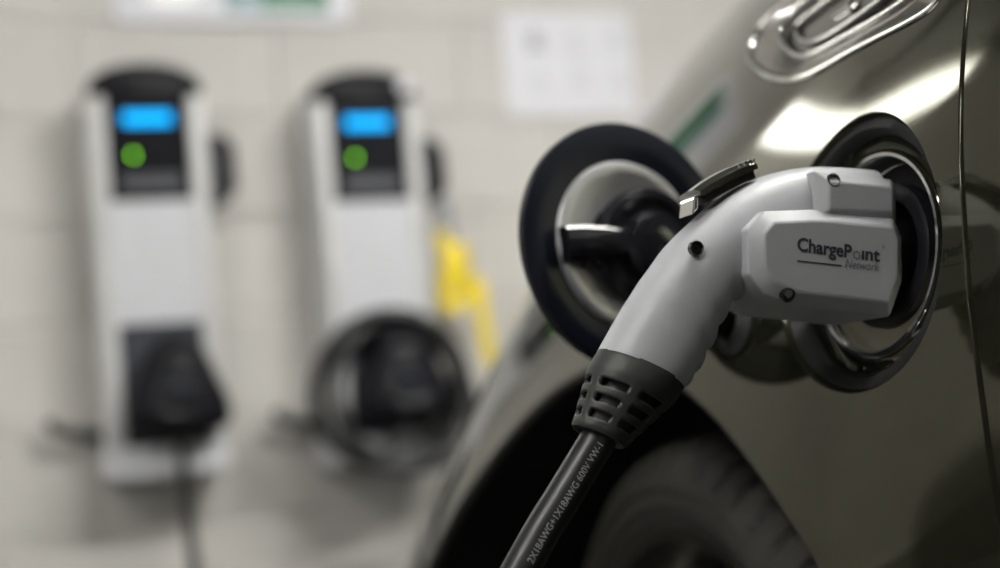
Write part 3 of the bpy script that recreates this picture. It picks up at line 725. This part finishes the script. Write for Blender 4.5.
# white disc standing in for a specular glint near the top right of the second station
rb = obj('painted_glint', *revolve([(.015, -.006), (.015, .003), (.010, .007), (.0003, .009)], 24, (.080, -.170, .744), (0, -1, .35)), mat('glint_white', (.9, .9, .95), .15, noise=20, var=.02), sB)
def dock_connector(t, x, z, label, coil):
    c = thing('docked_connector', label, 'connector', wall_world(x, 0, z), WROT, 'black connectors docked in the charging stations')
    tri = [(-.078, -.055), (-.070, -.072), (-.045, -.080), (0, -.082), (.045, -.080), (.070, -.072), (.078, -.055), (.072, -.02), (.055, .025), (.040, .062), (.024, .078), (0, .083), (-.024, .078), (-.040, .062), (-.055, .025), (-.072, -.02)]
    tri = [(a*1.22, b*1.12) for a, b in tri]
    tri = [tuple(p) for p in catmull([np.array(p) for p in tri], 3, True)]
    cx, cz = .012, .165
    rings = [[(cx+a*k, y, cz+b*k) for a, b in tri] for y, k in ((-.160, .60), (-.175, .80), (-.195, .95), (-.225, 1.0), (-.250, .97), (-.268, .86), (-.276, .65), (-.279, .3))]
    obj('connector_body', *loft(rings), M['dullblack'], c, angle=60)
    rings = [[(cx+a*k, y, cz-.012+b*k) for a, b in tri] for y, k in ((-.276, .55), (-.284, .52), (-.287, .42), (-.284, .36), (-.280, .34))]
    obj('thumb_ring', *loft(rings, cap=False), M['blackgloss'], c, angle=60)
    obj('badge', *loft([[(cx-.028, -.279, cz-.016), (cx+.028, -.279, cz-.016), (cx+.028, -.279, cz+.002), (cx-.028, -.279, cz+.002)], [(cx-.026, -.2885, cz-.015), (cx+.026, -.2885, cz-.015), (cx+.026, -.2885, cz+.001), (cx-.026, -.2885, cz+.001)]]), M['darkpanel'], c, smooth=False)
    if not coil:
        p = catmull([(cx+.002, -.225, cz-.07), (cx+.004, -.222, cz-.12), (cx+.008, -.205, cz-.22), (cx+.018, -.19, cz-.38), (cx+.03, -.20, -z+.16), (cx+.06, -.26, -z+.03), (cx+.16, -.34, -z+.0115), (cx+.36, -.30, -z+.0115)], 8)
    else:
        pts = [(cx, -.225, cz-.07), (cx+.004, -.23, cz-.10)]
        turns = 4.25; n = 76
        for k in range(n):
            a = -pi/2-.25-2*pi*turns*k/n; kk = k/n
            rr = .136+.013*sin(kk*23)+.006*sin(kk*57); pts.append((cx-.022+rr*1.03*cos(a)+.012*sin(kk*15), -.215+.045*sin(kk*11)-.01, cz-.038+rr*sin(a)*.98+.010*cos(kk*19)))
        lx, ly, lz = pts[-1]
        p = catmull(pts, 3)
    obj('cable', *tube(p, .0105, 10), M['cable'], c)
    return c
dock_connector(sA, xA, zA, 'black connector docked in a charging station, its cable hanging straight down', False)
dock_connector(sB, xB, zB, 'black connector docked in a charging station, its cable coiled around it', True)
# yellow strap hanging at the right side of the second station
x0, z_ = wall_xy(440, 245, .10)
pts = [wall_xy(px, py, .10) for px, py in ((441, 232), (446, 260), (444, 300), (452, 308), (466, 296), (474, 285), (477, 320), (484, 366))]
w3 = [np.array([a, -.10-.006*i, b]) for i, (a, b) in enumerate(pts)]
base_ = np.array([pts[0][0], 0, pts[0][1]])
st = thing('yellow_strap', 'bright yellow folded strap hanging beside the charging station with coiled cable', 'strap', wall_world(pts[0][0], 0, pts[0][1]), WROT)
mb = MB(); mb.add(*tube(catmull([q-base_ for q in w3], 6), .01, 10, flat=(.006, .014)))
obj('strap_band', mb.v, mb.f, M['yellow'], st)
a, b = wall_xy(456, 268, .10); c0 = np.array([a, -.10, b])-base_
rings = [[c0+np.array([k*sx*.026, y, k*sz*.050]) for sx, sz in ((-.8, -1), (.8, -1), (1, -.7), (1, .7), (.7, 1), (-.7, 1), (-1, .7), (-1, -.7))] for y, k in ((.012, .8), (.006, 1), (-.014, 1), (-.022, .8))]
obj('strap_pad', *loft(rings), M['yellow'], st, angle=50)
hk = catmull([np.array([wall_xy(433, 215, .08)[0], -.08, wall_xy(433, 215, .08)[1]])-base_, np.array([wall_xy(447, 205, .08)[0], -.08, wall_xy(447, 205, .08)[1]])-base_, np.array([wall_xy(452, 235, .09)[0], -.09, wall_xy(452, 235, .09)[1]])-base_, c0], 5)
obj('strap_hanger', *tube(hk, .009, 10), mat('blue_grey_plastic', (.25, .27, .31), .45, noise=30), st)

# ================================================================== CAR IN THE NEXT BAY (beyond the frame, mirrored in the paint)
def neighbour():
    org = P+n0*2.05+t0*1.05; org[2] = 0                # middle of its nose, on the floor
    ps = M['nextpaint']
    t = thing('car', 'dark grey car parked in the bay beside, nose to the block wall', 'car', tuple(org))
    X, Y = n0, -t0                                      # across, towards the tail
    def w3(a, l, z): return np.array(X*a+Y*l+Z*z)
    # length, half width, sill, belt line height, crown
    st_ = [(0.00, .62, .30, .62, .66), (.06, .74, .24, .70, .76), (.25, .83, .20, .78, .86), (.60, .87, .19, .86, .94), (1.05, .88, .19, .91, .99), (1.6, .88, .19, .93, 1.0), (2.6, .88, .19, .94, 1.0), (3.5, .88, .20, .95, 1.0), (3.95, .85, .24, .94, .99), (4.15, .76, .32, .88, .93), (4.20, .66, .40, .80, .85)]
    def ring(l, h, s_, b, c): return [w3(a, l, z) for a, z in ((-h*.93, s_), (-h*.99, s_+.14), (-h, (s_+b)/2), (-h*.985, b-.08), (-h*.93, b), (-h*.6, c-.015), (0, c), (h*.6, c-.015), (h*.93, b), (h*.985, b-.08), (h, (s_+b)/2), (h*.99, s_+.14), (h*.93, s_))]
    kk = catmull([np.array(q) for q in st_], 4)
    obj('body_shell', *loft([ring(*q) for q in kk]), ps, t, angle=50)
    gl = catmull([np.array(q) for q in ((1.05, .70, .98), (1.45, .66, 1.22), (1.85, .62, 1.40), (2.4, .61, 1.45), (3.0, .61, 1.42), (3.45, .64, 1.27), (3.8, .68, .98))], 5)
    obj('window_glass', *loft([[w3(a, l, z) for a, z in ((-.80, .96), (-(.80*(1.45-zt)+h*(zt-.96))/.49, zt-.03), (-h*.8, zt), (0, zt+.02), (h*.8, zt), ((.80*(1.45-zt)+h*(zt-.96))/.49, zt-.03), (.80, .96))] for l, h, zt in gl]), M['lens'], t, angle=50)
    rf = [q for q in gl if q[2] > 1.36]
    obj('roof', *loft([[w3(a, l, z) for a, z in ((-h-.02, zt-.05), (-h*.82, zt+.012), (0, zt+.035), (h*.82, zt+.012), (h+.02, zt-.05))] for l, h, zt in rf], closed_ring=False, cap=False), ps, t)
    for l in (.82, 3.35):
        for sd in (-1, 1):
            c = w3(sd*.80, l, .32)
            wv = obj('wheel', *revolve([(.0005, .085), (.10, .08), (.20, .075), (.24, .095)], 40, c, X*sd), M['wheel'], t)
            obj('tire', *revolve([(.24, .09), (.27, .105), (.31, .095), (.32, .06), (.32, -.08), (.25, -.09)], 48, c, X*sd), M['tyre'], wv)
    for sd in (-1, 1):
        hb_ = [(sd*.40, .70), (sd*.70, .69), (sd*.74, .60), (sd*.66, .56), (sd*.42, .58)]
        obj('headlamp', *loft([[w3(a, .20, z) for a, z in hb_], [w3(a*.96, -.0+.07*abs(a), z) for a, z in hb_]]), M['lens'], t, angle=30)
neighbour()

# ================================================================== SIGNS ON THE WALL
x0, zb = wall_xy(116, 23, .01); x1, _ = wall_xy(352, 26, .01)
sg = thing('wall_sign', 'white framed sign with green panel above the charging stations', 'sign', wall_world((x0+x1)/2, 0, zb), WROT)
hwid = (x1-x0)/2
bevel(MB().box((-hwid, -.014, 0), (hwid, -.0005, .34)).build('sign_board', M['paper'], sg, smooth=False), .004)
def on_sign(px): return wall_xy(px, 10, .01)[0]-(x0+x1)/2
zg = wall_xy(280, 13, .01)[1]-zb
MB().box((on_sign(225), -.0155, zg), (on_sign(328), -.0135, .31)).build('green_panel', M['green'], sg, smooth=False)
MB().box((on_sign(225), -.0165, zg), (on_sign(262), -.0150, .31)).build('pictogram_panel', M['teal'], sg, smooth=False)
rr = [(on_sign(172)+.068*cos(a)*abs(cos(a))**-.35, .12+.085*sin(a)*abs(sin(a))**-.35) for a in np.linspace(.03, 2*pi+.03, 33)[:32]]
obj('white_disc', *loft([[(a, -.0135, b) for a, b in rr], [(a, -.0165, b) for a, b in rr]]), mat('bright_white_print', (.95, .95, .95), .3, noise=5, var=.01), sg, smooth=False)
x0, zt = wall_xy(500, 12, .005); x1, zb = wall_xy(638, 114, .005)
nt = thing('notice_sheet', 'white notice sheet with small faded pictures taped to the block wall', 'notice', wall_world((x0+x1)/2, 0, zb), WROT)
hwid = (x1-x0)/2; hh = zt-zb
MB().box((-hwid, -.004, 0), (hwid, -.0005, hh)).build('sheet', M['paper'], nt, smooth=False)
for u_, v_, sx, sz, mm_ in ((-.50, .74, .022, .022, 'ink2'), (.12, .70, .030, .024, 'paperink'), (.75, .74, .028, .026, 'paperink'), (-.48, .32, .026, .022, 'paperink'), (.15, .38, .028, .030, 'paperink'), (.78, .36, .026, .026, 'paperink')):
    for k in range(3):
        MB().box((u_*hwid-sx*(1-.2*k), -.0048, v_*hh-sz+k*sz*.75), (u_*hwid+sx*(1-.25*k), -.0038, v_*hh-sz+k*sz*.75+sz*.32)).build('printed_picture', M[mm_], nt, smooth=False)
